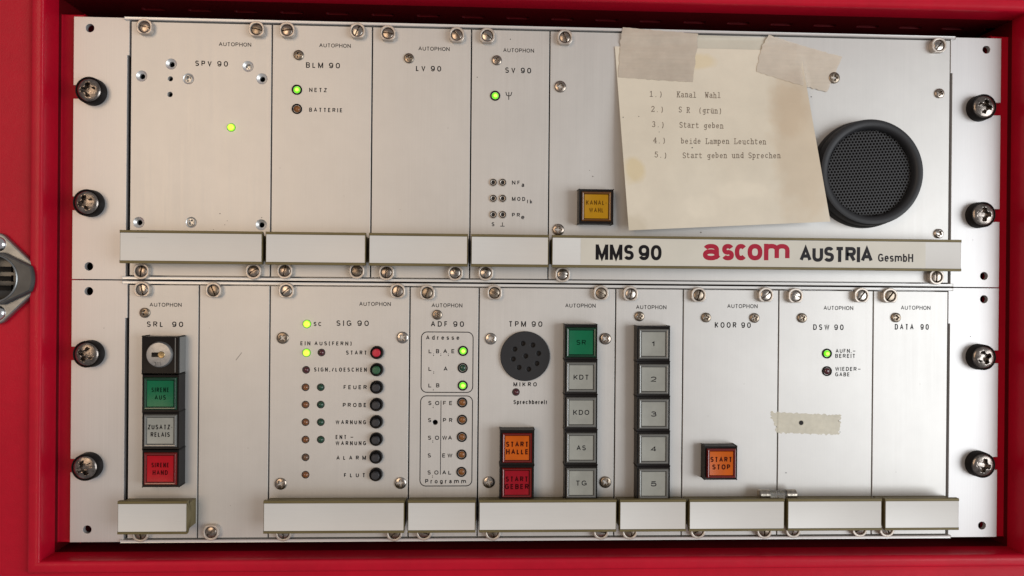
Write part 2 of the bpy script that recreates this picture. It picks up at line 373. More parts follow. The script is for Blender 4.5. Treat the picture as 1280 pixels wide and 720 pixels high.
def led(par, px, py, m, kind='ring'):
    if kind == 'ring':
        x, z = mm(px, py, 0.6); r = link('lamp', RING_L, None, par, (x, 0.3, z))
        link('lens', shared(LENS_L, m), None, r, (x, 0.3, z))
    else:
        base = DOMEL if kind == 'big' else DOME
        x, z = mm(px, py, 1.0); r = link('lamp', shared(base, m), None, par, (x, 0.3, z))
        link('lamp_rim', RIML if kind == 'big' else RIM, None, r, (x, 0.3, z))
    if m.name.startswith('lit'): link('lamp_core', CORED if kind == 'ring' else COREB, None, r, (x+0.1, 0.3, z-0.05))

# ------------------------------------------------------------------ red cabinet
oxl = mm(71, 360)[0]; oxr = mm(1262, 360)[0]; ozt = mm(640, 10)[1]; ozb = mm(640, 686.5)[1]
cab = thing('cabinet', 'red painted steel cabinet whose recessed opening surrounds the rack', 'cabinet', 0, 0, ozb)
def frame_mesh():
    prof = [(0,0),(0,10.5)]
    for i in range(1, 7):
        a = math.pi/2*i/6; prof.append((2.4-2.4*math.cos(a), 11.6+2.4*math.sin(a)))
    prof += [(4.2,14.0)]
    for i in range(1, 6):
        a = math.pi/2*i/5; prof.append((4.2+1.8*math.sin(a), 12.2+1.8*math.cos(a)))
    prof += [(6.1,11.2),(6.9,10.7),(9,10.5),(30,10.5),(170,10.5),(170,4)]
    vs, fs = [], []; n = len(prof)
    for (sx, sz_) in ((1,1),(-1,1),(-1,-1),(1,-1)):
        for (o, d) in prof: vs.append(((oxr+o) if sx > 0 else (oxl-o), d, (ozt+o) if sz_ > 0 else (ozb-o)))
    for c in range(4):
        e = (c+1) % 4
        for k in range(n-1): fs.append((c*n+k, c*n+k+1, e*n+k+1, e*n+k))
    return mesh('front_frame', vs, fs, sharp=60)
link('front_frame', frame_mesh(), RED, cab)
link('left_wall', box_mesh(oxl-2, oxl, -95, -0.01, ozb, ozt), REDSHADE, cab)
link('right_wall', box_mesh(oxr, oxr+2, -95, -0.01, ozb, ozt), REDSHADE, cab)
link('bottom_wall', box_mesh(oxl-2, oxr+2, -95, -0.01, ozb-2, ozb-0.01), REDSHADE, cab)
link('back_wall', box_mesh(oxl-2, oxr+2, -98, -95.1, ozb-2, ozt+2), REDSHADE, cab)
# top wall with vent slots: a plate lying flat (built as x/depth outline, then laid over)
slots = []
k = -8
for k in range(-9, 11):
    cx = 8+k*24.0; slots.append(rrect(cx-6.2, cx+6.2, -16.2, -12.6, 1.6, 4))
tw = plate_mesh(rect(oxl-2, oxr+2, -95, -0.02), slots, 0, 2, 0, 'top_wall')
for v in tw.vertices:
    x, y, z = v.co; v.co = (x, -z, ozt*MM + (-y))
bm = bmesh.new(); bm.from_mesh(tw); bmesh.ops.recalc_face_normals(bm, faces=bm.faces); bm.to_mesh(tw); bm.free()
link('top_wall', tw, REDSHADE, cab)
link('slot_cover', box_mesh(oxl, oxr, -20, -8, ozt+4, ozt+6), DARK, cab)
fl = mm(75, 360, -3)[0]
link('mounting_bar', box_mesh(fl, -237.5, -7, -3.0, mm(100,677,-3)[1], mm(100,19,-3)[1], 0.6), RED, cab)
link('mounting_bar', box_mesh(237.5, mm(1263,360,-3)[0], -7, -3.0, mm(1240,670,-3)[1], mm(1240,46,-3)[1], 0.6), RED, cab)

# connector on the left face of the cabinet
ccx, ccz = mm(-8, 348, 16)
con = thing('panel_connector', 'grey metal flanged round connector bolted to the left face of the red cabinet', 'connector', ccx, 10.5, ccz)
def flange_outline(s=1.0):
    p = []
    for (cx, cz, r, a0, a1) in ((0, 16.6, 5.6*s, 35, 145), (-2.5, 0, 17.5*s, 158, 202), (0, -16.6, 5.6*s, 215, 325), (2.5, 0, 17.0*s, -22, 22)):
        for i in range(9):
            a = math.radians(a0+(a1-a0)*i/8); p.append((cx+r*math.cos(a), cz*s+r*math.sin(a)))
    return p
link('flange', plate_mesh(flange_outline(), [circ(0,0,11,40)], 0, 3.4, 0.8, 'flange'), ZINC, con, (ccx, 10.5, ccz))
CAST = mat("dark grey casting", (0.075,0.078,0.08), 0.5, 0.4, vary=[(120,0.75,1.2)])
link('shell', lathe_mesh([(10.6,-1),(10.7,5.4),(10.9,5.9)], 56), CAST, con, (ccx, 10.5, ccz))
blk = [(x_, max(-12.6, min(12.6, z_))) for (x_, z_) in flange_outline(0.97)]
link('housing_block', plate_mesh(blk, [circ(0,0,10.9,48)], 3.4, 6.2, 1.0, 'housing_block'), CAST, con, (ccx, 10.5, ccz))
link('rim', lathe_mesh([(10.9,6.2),(11.15,6.75),(11.5,6.85),(11.85,6.6),(11.95,6.2)], 56), ZINC, con, (ccx, 10.5, ccz))
ins = link('insulator', lathe_mesh([(0,1.6),(9.6,1.6),(10.7,1.0),(10.7,-1)], 40), mat("smoked insulator", (0.045,0.045,0.043), 0, 0.25), con, (ccx, 10.5, ccz))
for q in (-4.6, 0, 4.6): link('contact_slot', box_mesh(-6.5, 6.8, 1.55, 2.6, q-1.2, q+1.2, 0.4), BLACKG, ins, (ccx, 10.5, ccz))
bolt = head_mesh(3.6, 1.6, 'cross', 0.0, skirt=0.6, seg=40, rings=10); bolt.materials.append(STEEL)
for s in (1, -1): link('bolt_head', bolt, None, con, (ccx+1.0, 14.4, ccz+s*16.7))

# ------------------------------------------------------------------ subracks
XL, HP = -213.36, 5.08
def ear_outline(side, z0, z1, slots_z):
    xo, xi = 241.3, 214.7
    pts = [(xi-1.0, z1), (xi-1.0, z1-19), (xi, z1-19), (xi, z0), (xo, z0)]
    for zc in sorted(slots_z):
        pts += [(xo, zc-3.4)] + [(xo-7-3.4*math.sin(math.radians(a)), zc-3.4*math.cos(math.radians(a))) for a in range(0, 181, 20)] + [(xo, zc+3.4)]
    pts += [(xo, z1)]
    return [(x*side, z) for (x, z) in pts]
earscr = {(-1,1): [(110,112),(107,253)], (-1,0): [(107,443),(105,585)], (1,1): [(1231.5,133),(1230.5,268)], (1,0): [(1231,447),(1230,582)]}
earhole = {(-1,1): [(112.5,35),(111,333)], (-1,0): [(111,364),(109,662)], (1,1): [(1233,62),(1230,345)], (1,0): [(1230,374),(1227.5,657)]}
racks = {}
for up in (1, 0):
    z0, z1 = (0.25, 132.9) if up else (-132.9, -0.25)
    lab = 'upper aluminium equipment rack frame holding the five top modules' if up else 'lower aluminium equipment rack frame holding the nine bottom modules'
    r = thing('subrack', lab, 'subrack', 0, 0, z0, group='two stacked rack frames'); racks[up] = r
    for s in (-1, 1):
        zs = [mm(p[0], p[1], 5)[1] for p in earscr[(s, up)]]
        hs = [circ(*mm(p[0], p[1], 0), 2.1, 24) for p in earhole[(s, up)]]
        link('mounting_ear', plate_mesh(ear_outline(s, z0, z1, zs), hs, -2.5, 0, 0.12, 'mounting_ear'), EAR, r)
    link('shade_backing', box_mesh(-216, 216, -22, -20, z0+1.5, z1-1.5), DARK, r)  # near-black sheet added behind the plates, standing in for shade in the gaps
    link('side_plate', box_mesh(-219.5, -217.5, -90, -2.6, z0+1, z1-1), EAR, r)
    link('side_plate', box_mesh(217.5, 219.5, -90, -2.6, z0+1, z1-1), EAR, r)
    zc = 66.675 if up else -66.675
    for s in (1, -1):                                   # extruded rails: a bright lip and a lower step
        za = zc+s*64.9; zb = zc+s*66.25
        link('rail', box_mesh(-215.6, 215.3, -12, 1.3, min(za, zb), max(za, zb), 0.18), RAIL, r)
        link('rail_step', box_mesh(-213.6, 213.3, -14, -7, min(zc+s*60, zc+s*64.85), max(zc+s*60, zc+s*64.85)), RAIL, r)
k = 0
names = {(-1,1,0): 'large dark cross-head screw at the top of the left ear', (-1,1,1): 'large dark cross-head screw second from the top on the left ear',
 (-1,0,0): 'large dark cross-head screw third from the top on the left ear', (-1,0,1): 'large dark cross-head screw at the bottom of the left ear',
 (1,1,0): 'large bronze cross-head screw at the top of the right ear', (1,1,1): 'large bronze cross-head screw second from the top on the right ear',
 (1,0,0): 'large bronze cross-head screw third from the top on the right ear', (1,0,1): 'large bronze cross-head screw at the bottom of the right ear'}
for (s, up, i), lab in names.items():
    p = earscr[(s, up)][i]; x, z = mm(p[0], p[1], 5.5)
    t = thing('rack_screw', lab, 'screw', x, 0, z, group='eight rack fixing screws in black cup washers')
    link('cup_washer', WASH, None, t, (x, 0.05, z)); link('screw_head', RACKH, None, t, (x, 4.9, z), random.uniform(-0.5, 0.9))

# ------------------------------------------------------------------ modules
GAP = 0.7
def module(name, hp0, hp, up, label, holes=(), cs=()):
    x0 = XL+hp0*HP+GAP/2; x1 = XL+(hp0+hp)*HP-GAP/2; zc = 66.675 if up else -66.675
    z0, z1 = zc-64.25, zc+64.25
    if hp0 == 0: x0 += 0.4
    t = thing(name, label, 'rack module', (x0+x1)/2, 0, z0, group='plug-in modules of the rack')
    hl = [circ(*mm(px, py, 0.3), r, 20) for (px, py, r) in holes]
    for (px, py) in cs: hl.append(circ(*mm(px, py, 0.3), 2.7, 28))
    link('front_plate', plate_mesh(rect(x0, x1, z0, z1), hl, -2.2, 0.3, 0.12, 'front_plate'), ALU, t)
    for (px, py) in cs:
        x, z = mm(px, py, 0.3); link('countersink', CSKR, None, t, (x, 0.3, z))
    t['zc'] = zc; return t, x0, x1, zc
CSKR = lathe_mesh([(1.35,-2.3),(1.4,-1.0),(2.68,-0.02)], 28); CSKR.materials.append(mat('bare countersink', (0.75,0.75,0.74), 0.8, 0.45))
def handle(t, x0, x1, zc, zoff=-50.3, inset=0.5):
    z = zc+zoff; a, b = x0+inset, x1-inset
    h = link('handle', None or handle_mesh(a, b), OLIVE, t, ((a+b)/2, 0.3, z))
    L_ = (b-a)/2
    link('label_strip', box_mesh(-L_+0.35, L_-0.35, 11.62, 12.0, -6.8, 6.8, 0.06), STRIP, h, ((a+b)/2, 0.3, z))
    return h
def handle_mesh(a, b):
    L_ = (b-a)/2
    pr = [(0,6.3),(9.0,6.3),(9.4,6.8),(9.4,7.9),(9.7,8.15),(11.9,8.15),(12.1,8.0),(12.1,7.0),(11.6,6.9)]
    pr = pr+[(d, -z) for (d, z) in reversed(pr)]
    n = len(pr); vs = [(-L_, d, z) for d, z in pr]+[(L_, d, z) for d, z in pr]
    fs = [(i, (i+1) % n, n+(i+1) % n, n+i) for i in range(n)]
    for o in (0, n):
        c = len(vs); vs.append((vs[o][0], 5.0, 0)); fs += [(o+i, o+(i+1) % n, c) for i in range(n)]
    return mesh('handle', vs, fs, sharp=25)
T = {}
T['spv'] = module('power_supply_module', 0, 14, 1, 'wide upper left module with countersunk holes and one lit yellow-green lamp',
   holes=[(213,98.5,1.25),(212.5,118,1.3)], cs=[(177,95),(327.5,98.5),(173.5,278),(326.5,281),(214,80),(310,83),(235.5,98.5),(239,278)])
T['blm'] = module('battery_charger_module', 14, 10, 1, 'upper module with a lit green lamp above an unlit amber lamp')
T['lv'] = module('amplifier_module', 24, 10, 1, 'blank upper module with only a screw and a title, between two modules with green lamps')
T['sv'] = module('radio_module', 34, 8, 1, 'narrow upper module with six small test sockets and a lit green lamp')
T['mms'] = module('speaker_module', 42, 42, 1, 'widest module with the round black loudspeaker and a printed name strip')
T['srl'] = module('siren_relay_module', 0, 7, 0, 'lower left module with a key lock above green, white and red buttons')
T['blank'] = module('blank_module', 7, 7, 0, 'blank lower panel with a scratch and no handle or lettering')
T['sig'] = module('signal_module', 14, 14, 0, 'lower module with rows of tiny lamps and eight round push buttons')
T['adf'] = module('address_module', 28, 7, 0, 'narrow lower module with eight ringed lamps inside two printed frames', holes=[(544,528,1.35)])
T['tpm'] = module('microphone_module', 35, 14, 0, 'lower module with round black microphone disc and seven square buttons')
T['num'] = module('channel_selector_module', 49, 7, 0, 'narrow lower module with five white buttons numbered one to five')
T['koor'] = module('start_stop_module', 56, 10, 0, 'lower module with a single orange square button')
T['dsw'] = module('recorder_module', 66, 10, 0, 'lower module with a lit green lamp above a dark red lamp', holes=[(1001.5,528.5,1.25)])
T['data'] = module('data_module', 76, 8, 0, 'empty lower right module with one small screw beside the right ear')
HND = {}
for k_, v in T.items():
    if k_ != 'blank': HND[k_] = handle(*v)
caps = {'spv': [(181,34),(321,37),(177,339),(317,339)], 'blm': [(359,38),(447,39),(356,338.5),(446,338.5)], 'lv': [(485,42),(571,44),(483,340.5),(569,341)],
 'sv': [(609,45),(607,341)], 'mms': [(706,47),(1173,57),(703,343),(1170,346)], 'srl': [(178,362),(176,667)], 'blank': [(267,363),(264,665)],
 'sig': [(358,363.5),(497,364),(354.5,666),(493,666)], 'adf': [(534,366),(530,665)], 'tpm': [(618,366),(751,366.5),(616,665),(751,664)],
 'num': [(788,367.5),(787,664)], 'koor': [(873,369),(957,369),(872,663),(955,663)], 'dsw': [(994,370),(1076.5,369.5),(991,662),(1074,661)], 'data': [(1112,370),(1108,661)]}
for k_, ps in caps.items():
    for p in ps: captive(T[k_][0], *p)
phs = {'spv': [(235.5,98.5),(239,278),(310,83)], 'blm': [(373,68.5)], 'lv': [(511,72.5)], 'sv': [(621,75)], 'srl': [(180.5,391)],
 'adf': [(546.5,393.5)], 'num': [(799.5,395.5)], 'koor': [(883,397),(943.5,397.5)], 'dsw': [(1003,397.5)], 'data': [(1120.5,397)]}
for k_, ps in phs.items():
    for p in ps: small_screw(T[k_][0], *p, me=CSK if k_ == 'spv' else PHIL, d=(-0.9 if p[0] < 300 else -1.6) if k_ == 'spv' else 0.3)
for p in [(700.5,108),(1175,116.5),(698,287),(1174,292),(1043,97)]: small_screw(T['mms'][0], *p, me=PHILB if p[0] < 1100 else PHIL)
for p in [(353,422.5),(503,422),(350.5,605),(500.5,604)]: small_screw(T['sig'][0], *p, me=PHILB)
for p in [(613.5,423.5),(757,423.5),(611,603),(757,603)]: small_screw(T['tpm'][0], *p, me=PHILB)

A = {k_: v[0] for k_, v in T.items()}
def autophon(k_, x0, x1, y): text('AUTOPHON', x0, x1, y, 4.9, INK2, A[k_], sp=1.0, bold=-0.012)
for a in [('spv',273.5,314,55.5),('blm',399,438.5,57),('lv',523,562,61),('sv',629,667.5,63),('srl',187,227,381),('sig',449,488.5,380),('adf',539.5,578,381.7),
          ('tpm',706.5,744.5,382),('num',795,833,384),('koor',909,947,382.7),('dsw',1029.5,1066.5,385),('data',1126,1163,384.7)]: autophon(*a)
for (k_, s, x0, x1, y) in [('spv','SPV 90',244,285,79.5),('blm','BLM 90',382.5,425,81.7),('lv','LV 90',520,551.5,85.7),('sv','SV 90',631.5,664,88),
    ('srl','SRL  90',183.5,229,405.3),('sig','SIG 90',420.5,461,404),('adf','ADF 90',538.5,580,405),('tpm','TPM 90',636,678,405),
    ('koor','KOOR 90',893.5,938.5,406.3),('dsw','DSW 90',1016.5,1054.5,409),('data','DATA  90',1118.5,1161,408.6)]:
    text(s, x0, x1, y, 6.9, INK2, A[k_], sp=1.3, bold=0.005)
def lab(k_, s, x0, x1, y, cap=5.2, sp=1.3, bold=0.02): text(s, x0, x1, y, cap, INK, A[k_], sp=sp, bold=bold)
# upper row details
led(A['spv'], 288.5, 159, LITC, 'big')
led(A['blm'], 371, 112, LIT); led(A['blm'], 371, 136, LAMBER); led(A['sv'], 619, 119.5, LIT)
lab('blm', 'NETZ', 386.5, 408.5, 112.5); lab('blm', 'BATTERIE', 386.5, 428, 137.5)
x, z = mm(636, 119.5, 0.3)
for pts in ([(0,-2),(0,1.7)], [(-1.5,1.7),(-1.1,0.2),(0,-0.3),(1.1,0.2),(1.5,1.7)]): link('aerial_symbol', line_mesh(pts, 0.38, 0.05), INK, A['sv'], (x, 0.3, z))
JR = lathe_mesh([(1.0,-1.5),(1.0,0.5),(1.35,0.62),(1.45,0.35),(1.75,0.4),(1.8,0.62),(2.0,0.6),(2.05,0)], 26, 'socket'); JR.materials.append(COLLAR)
JB = lathe_mesh([(0,0.02),(1.0,0.02)], 20); JB.materials.append(DARK)
JI = lathe_mesh([(1.32,0.66),(1.72,0.66)], 26); JI.materials.append(BLACKG)
for py in (228, 248, 268.3):
    for px in (616.5, 628.3):
        x, z = mm(px, py, 0.6); s_ = link('test_socket', JR, None, A['sv'], (x, 0.3, z))
        link('bore', JB, None, s_, (x, 0.33, z)); link('insulating_ring', JI, None, s_, (x, 0.3, z))
lab('sv', 'NF', 640, 650, 228.3, 5); lab('sv', 'a', 652, 655.5, 231, 5.6, 1); lab('sv', 'MOD', 640, 656.5, 248.7, 5); lab('sv', 'fk', 658.5, 665.5, 252, 5, 1.2)
lab('sv', 'PR', 640, 650, 268.7, 5); lab('sv', 'e', 651.5, 655.5, 271.3, 5.6, 1); lab('sv', 'S', 614.5, 618, 280.3, 5, 1)
x, z = mm(628, 280.8, 0.3)
for pts in ([(0,1),(0,-0.8)], [(-1,-0.8),(1,-0.8)]): link('earth_symbol', line_mesh(pts, 0.35, 0.05), INK, A['sv'], (x, 0.3, z))

# square illuminated buttons -------------------------------------------------
def button(par, px, py, capm, frm, txt, ink=INK, w=17.3, h=17.6, dh=7.6, side=None, cap=5.6, bold=0.03, txtw=None, face=12.7, fr=15.0, lift=1.3, name='push_button'):
    x, z = mm(px, py, dh+1)
    hous = link(name, box_mesh(-w/2, w/2, 0, dh, -h/2, h/2, 0.35), BLACKP, par, (x, 0.3, z))
    f = link('lens_frame', frame_ring(fr/2, face/2, dh-0.6, dh+lift), frm, hous, (x, 0.3, z))
    link('lens', box_mesh(-face/2+0.25, face/2-0.25, dh-0.5, dh+lift-0.7, -face/2+0.25, face/2-0.25, 0.1), capm, hous, (x, 0.3, z))
    n = len(txt)
    for i, s in enumerate(txt):
        yy = py+(i-(n-1)/2)*9.4; tw_ = (txtw[i] if txtw else 5.2*len(s))
        text(s, px-tw_/2, px+tw_/2, yy, cap, ink, hous, d=0.3+dh+lift-0.7, sp=1.1, bold=bold)
    return hous
def frame_ring(o, i, d0, d1):
    prof = [(o, d0), (o, d1-0.7), (o-0.3, d1-0.25), ((o+i)/2+0.1, d1), (i+0.3, d1-0.15), (i, d1-0.5), (i, d0)]
    vs, fs = [], []; n = len(prof)
    for (sx, s) in ((1,1),(-1,1),(-1,-1),(1,-1)):
        for (r, d) in prof: vs.append((sx*r, d, s*r))
    for c in range(4):
        e = (c+1) % 4
        for k in range(n-1): fs.append((c*n+k, c*n+k+1, e*n+k+1, e*n+k))
    return mesh('lens_frame', vs, fs, sharp=20)
INKG = mat("dark green print", (0.001,0.022,0.010), 0, 0.5, spec=0.05); INKR = mat("dark red print", (0.05,0.002,0.003), 0, 0.5, spec=0.05); INKY = mat("brown print", (0.09,0.04,0.003), 0, 0.5, spec=0.05)
INKRD = mat("maroon print", (0.05,0.006,0.003), 0, 0.5, spec=0.05)
button(A['mms'], 745.5, 258, CY, FRY, ['KANAL-', 'WAHL'], INKY, w=17.6, cap=5.6, bold=0.0, txtw=[26, 18])
button(A['koor'], 901.5, 579, CO, FRR, ['START', 'STOP'], INKRD, w=16.8, h=17.2, bold=0.05, cap=6.4, txtw=[27, 22.5], lift=1.8, dh=6.8)
button(A['tpm'], 646.5, 560, CO, FRR, ['START', 'HALLE'], INKRD, w=17.4, h=18.1, bold=0.05, cap=6.6, txtw=[28, 28])
button(A['tpm'], 646, 603.5, CDR, FRR, ['START', 'GEBER'], INKR, w=17.4, h=18.1, bold=0.05, cap=6.6, txtw=[28, 30])
for (py, s, cm, ik, fm_, tw_) in [(428,'SR',CG,INKG,FRG,12),(471.5,'KDT',CW,INK,FRW,19),(515.5,'KDO',CW,INK,FRW,20),(559.8,'AS',CW,INK,FRW,11.5),(603.8,'TG',CW,INK,FRW,13.5)]:
    button(A['tpm'], 726.5, py, cm, fm_, [s], ik, w=16.6, h=18.1, txtw=[tw_], bold=0.005, fr=15.2, cap=6.2)
for i, py in enumerate((430, 474, 517.5, 561.3, 604.8)):
    button(A['num'], 817, py, CW, FRW, [str(i+1)], INK, w=17.0, h=18.1, txtw=[4.6 if i == 0 else 7.2], bold=0.01, fr=15.3, cap=6.4)
for (py, s, cm, ik, fm_, tw_, bd) in [(492,['SIRENE','AUS'],CG,INKG,FRG,[22,14],0.02),(538.5,['ZUSATZ-','RELAIS'],CW,INK2,FRW,[31,24],0.02),(586,['SIRENE','HAND'],CR,INKR,FRR,[22,19],0.02)]:
    hb = button(A['srl'], 200.3, py, cm, fm_, s, ik, w=17.8, h=18.4, txtw=tw_, bold=bd, fr=16.0, face=13.4, cap=6.0, dh=8.0)
    x, z = mm(200.3, py, 8); link('housing_side', box_mesh(8.95, 9.25, 0.2, 7.4, -8.9, 8.9), GREYSIDE, hb, (x, 0.3, z))
# key lock
x, z = mm(200, 444, 9)
kl = link('key_lock', box_mesh(-8.9, 8.9, 0, 8, -9.1, 9.1, 0.5), BLACKP, A['srl'], (x, 0.3, z))
link('housing_side', box_mesh(8.95, 9.25, 0.2, 7.4, -8.9, 8.9), GREYSIDE, kl, (x, 0.3, z))
link('groove', box_mesh(7.0, 7.35, 8.0, 8.1, -8.6, 8.6), GREYSIDE, kl, (x, 0.3, z))
x2, z2 = mm(198, 443.5, 10)
link('lock_barrel', lathe_mesh([(0,1.5),(5.7,1.5),(5.9,1.45),(6.4,0.8),(6.55,-0.2)], 48), mat("worn chrome", (0.36,0.36,0.36), 0.7, 0.4, vary=[(300,0.75,1.1)]), kl, (x2, 8.3, z2))
link('keyhole', box_mesh(-3.4, 1.9, 1.5, 1.58, -1.15, 1.15, 0.04), BLACKG, kl, (x2, 8.3, z2))
link('key_core', lathe_mesh([(0,1.55),(1.0,1.66),(1.5,1.68),(1.75,1.5)], 24), mat("brass core", (0.35,0.27,0.15), 1, 0.35, vary=[(900,0.4,1.2)]), kl, (x2+1.3, 8.32, z2))
text('311', 192.5, 201, 455, 5.2, mat("stamped digits", (0.10,0.10,0.10), 0.2, 0.5), kl, d=9.83, sp=1.0, bold=0.0)

# signal module --------------------------------------------------------------
S = A['sig']
led(S, 383.3, 405, LITC, 'big'); led(S, 382.8, 441, LITC, 'big'); led(S, 401.5, 440.8, LRED, 's'); led(S, 382.3, 462.5, LRED, 's')
for py, a, g in ((484.3,LORNG,1),(506,LORNG,1),(528,LORNG,1),(549.8,LORNG,1),(572,LBROWN,0),(593.8,LORNG,0)):
    led(S, 381.5, py, a, 's')
    if g: led(S, 400.6, py, LGREEN, 's')
for (s, x0, x1, y, c) in [('SC',392,402,405,5.2),('EIN AUS(FERN)',375.5,439.5,429.3,5),('START',432.5,458.5,440.8,5.2),('SIGN./LOESCHEN',392.5,458.5,462,5.2),('FEUER',429.5,458.5,484,5.2),
   ('PROBE',428.5,458,506.3,5.2),('WARNUNG',419.5,457.5,527.8,5.2),('ENT —',419.5,442,546.3,5.2),('WARNUNG',419.5,457.5,554,5.2),('ALARM',420.5,457.5,572.2,5.2),('FLUT',430,456.5,594,5.2)]:
    text(s, x0, x1, y, c, INK2, S, sp=1.72 if s in ('ALARM','FLUT') else 1.3, bold=0.028)
NUT = lathe_mesh([(2.25,2.0),(2.4,2.6),(3.0,2.7),(3.3,2.2),(3.4,0)], 36); NUT.materials.append(BLACKG)
PLG = lathe_mesh([(0,4.6),(1.6,4.55),(1.95,4.2),(2.1,3.6),(2.15,1.5)], 28)
PR_ = mat("red plunger", (0.50,0.012,0.035), 0, 0.35, coat=0.3); PG_ = mat("green plunger", (0.02,0.10,0.045), 0, 0.35, coat=0.3); PB_ = mat("black plunger", (0.03,0.03,0.034), 0, 0.35)
for py, m_, nm in ((441,PR_,'red'),(462.5,PG_,'green'),(484.5,PB_,0),(506.3,PB_,0),(528,PB_,0),(549.8,PB_,0),(572,PB_,0),(594,PB_,0)):
    x, z = mm(470.5-(py-441)*0.008, py, 3); b = link('round_button', NUT, None, S, (x, 0.3, z))
    pl = link('plunger', shared(PLG, m_), None, b, (x, 0.3, z))
    if nm: b['label'] = 'round push button with %s plunger' % nm

# address module -------------------------------------------------------------
S = A['adf']
for (x0, x1, y0, y1, r_) in ((526,591.7,414.5,491,3.2),(524.8,590.8,494.3,608,3.2)):
    X0, Z1 = mm(x0, y0, 0.3)[0], mm((x0+x1)/2, y0, 0.3)[1]; X1, Z0 = mm(x1, (y0+y1)/2, 0.3)[0], mm((x0+x1)/2, y1, 0.3)[1]
    X0 = mm(x0, (y0+y1)/2, 0.3)[0]
    o_ = rrect(X0, X1, Z0, Z1, r_); i_ = rrect(X0+0.45, X1-0.45, Z0+0.45, Z1-0.45, r_-0.45)
    link('printed_frame', plate_mesh(o_, [i_], 0.31, 0.34, 0, 'printed_frame'), INK2, S)
x0_, z0_ = mm(551.3, 501, 0.3); x1_, z1_ = mm(550.3, 593, 0.3)
link('printed_line', line_mesh([(x0_, z0_), (x0_, z1_)], 0.35, 0.35), INK, S)
def lab2(s, x0, x1, y, c=5.0, sp=1.3): text(s, x0, x1, y, c, INK2, S, sp=sp, bold=0.02)
lab2('Adresse', 532.5, 574, 422, 5.4, 1.42); lab2('Programm', 531.5, 582.5, 601.5, 5.4, 1.35)
for (ch, xc, yc) in [('L',537.8,439),(';',542,442),('B',547,439),(';',551,442),('A',556.5,439),(';',560.5,442),('E',566.3,439),
   ('L',537.6,461),(';',542.2,464),('A',557,461),('L',537.5,481.7),(',',541.7,485),('B',547.2,481.7),
   ('S',537.3,503.8),(';',541.5,507),('O',546.5,503.8),('F',555.8,503.8),('E',563.5,503.8),('S',537,525.2),('P',555.7,525.2),('R',563.4,525.2),
   ('S',536.9,547.2),(';',541,550.3),('O',546.3,547.2),('W',555.8,547.2),('A',562.5,547.2),('S',536.6,569.3),('E',554.8,569.3),('W',562.4,569.3),
   ('S',536.4,590.6),(';',540.6,594),('O',545.5,590.6),('A',555.3,590.6),('L',562.4,590.6)]:
    w2 = {'W':6.2,'O':5.2,'A':5,';':1.4,',':1.4}.get(ch, 4.0); lab2(ch, xc-w2/2, xc+w2/2, yc, 5.2, 1)
for (px, py, m_) in [(578.8,438.7,LIT),(578.4,460,LGREEN),(578.4,482,LIT),(577.8,503.2,LAMBER),(577.6,524.8,LAMBER),(577.3,546.3,LAMBER),(577,568.3,LAMBER),(576.8,590,LAMBER)]:
    led(S, px, py, m_)

# microphone disc ------------------------------------------------------------
S = A['tpm']; x, z = mm(656.5, 445.3, 1.8); mc = [(657,445)]+[(653.7,429.3),(666,431.3),(673.2,441.7),(671,454.3),(660.8,461.5),(648.7,459.3),(641.5,448.8),(643.5,436.4)]
hl = [circ(mm(px, py, 1.8)[0]-x, mm(px, py, 1.8)[1]-z, 1.2, 16) for (px, py) in mc]
md = link('microphone_disc', plate_mesh(circ(0,0,12.85,72), hl, 0, 1.7, 0.35, 'microphone_disc'), GREYR, S, (x, 0.3, z))
link('disc_backing', lathe_mesh([(0,0.15),(12.2,0.15)], 40), DARK, md, (x, 0.3, z))
led(S, 645, 490.3, LRED, 's')
text('MIKRO', 641.8, 671, 480.4, 5.2, INK2, S, sp=1.35, bold=0.03); text('Sprechbereit', 641.8, 684, 502.6, 5.2, INK2, S, sp=1.08, bold=0.03)
# recorder
S = A['dsw']; led(S, 1034, 442, LIT); led(S, 1034, 464, LRED)
for (s, x0, x1, y) in [('AUFN.–',1044.5,1069.5,438.6),('BEREIT',1044,1069,444.9),('WIEDER–',1044,1076,461.2),('GABE',1044,1062,468)]: text(s, x0, x1, y, 4.9, INK, S, sp=1.12, bold=0.012)

# name strip on the speaker module ------------------------------------------
H = HND['mms']; dF = 12.25
def strip_rect(x0, x1, y0, y1, d0, d1, m_, nm):
    yc = (y0+y1)/2; X0 = mm(x0, yc, d1)[0]; X1 = mm(x1, yc, d1)[0]; Zt = mm((x0+x1)/2, y0, d1)[1]; Zb = mm((x0+x1)/2, y1, d1)[1]
    return link(nm, box_mesh(X0, X1, d0, d1, Zb, Zt), m_, H)
zc_ = WL[H.name].z
X0 = mm(726, 316, 12.4)[0]; X1 = mm(1157, 316, 12.4)[0]
link('name_sticker', box_mesh(X0, X1, 12.26, 12.36, zc_-6.6, zc_+6.6), CREAMP, H)
text('MMS 90', 744.5, 827, 315.5, 19, INK2, H, d=12.37, sp=0.93, wt=0.215)
for ch, a_, b_ in (('a',878.7,901),('s',902.3,917.5),('c',918.5,934),('o',934.5,953),('m',955,987)): text(ch, a_, b_, 312.3, 26.0, LOGO, H, d=12.37, sp=1, wt=0.215)
text('AUSTRIA', 999.5, 1091, 318, 18.6, GREYINK, H, d=12.37, sp=0.875, wt=0.225)
text('GesmbH', 1097.5, 1141.5, 322.3, 9.8, GREYINK, H, d=12.37, sp=0.97, wt=0.18)

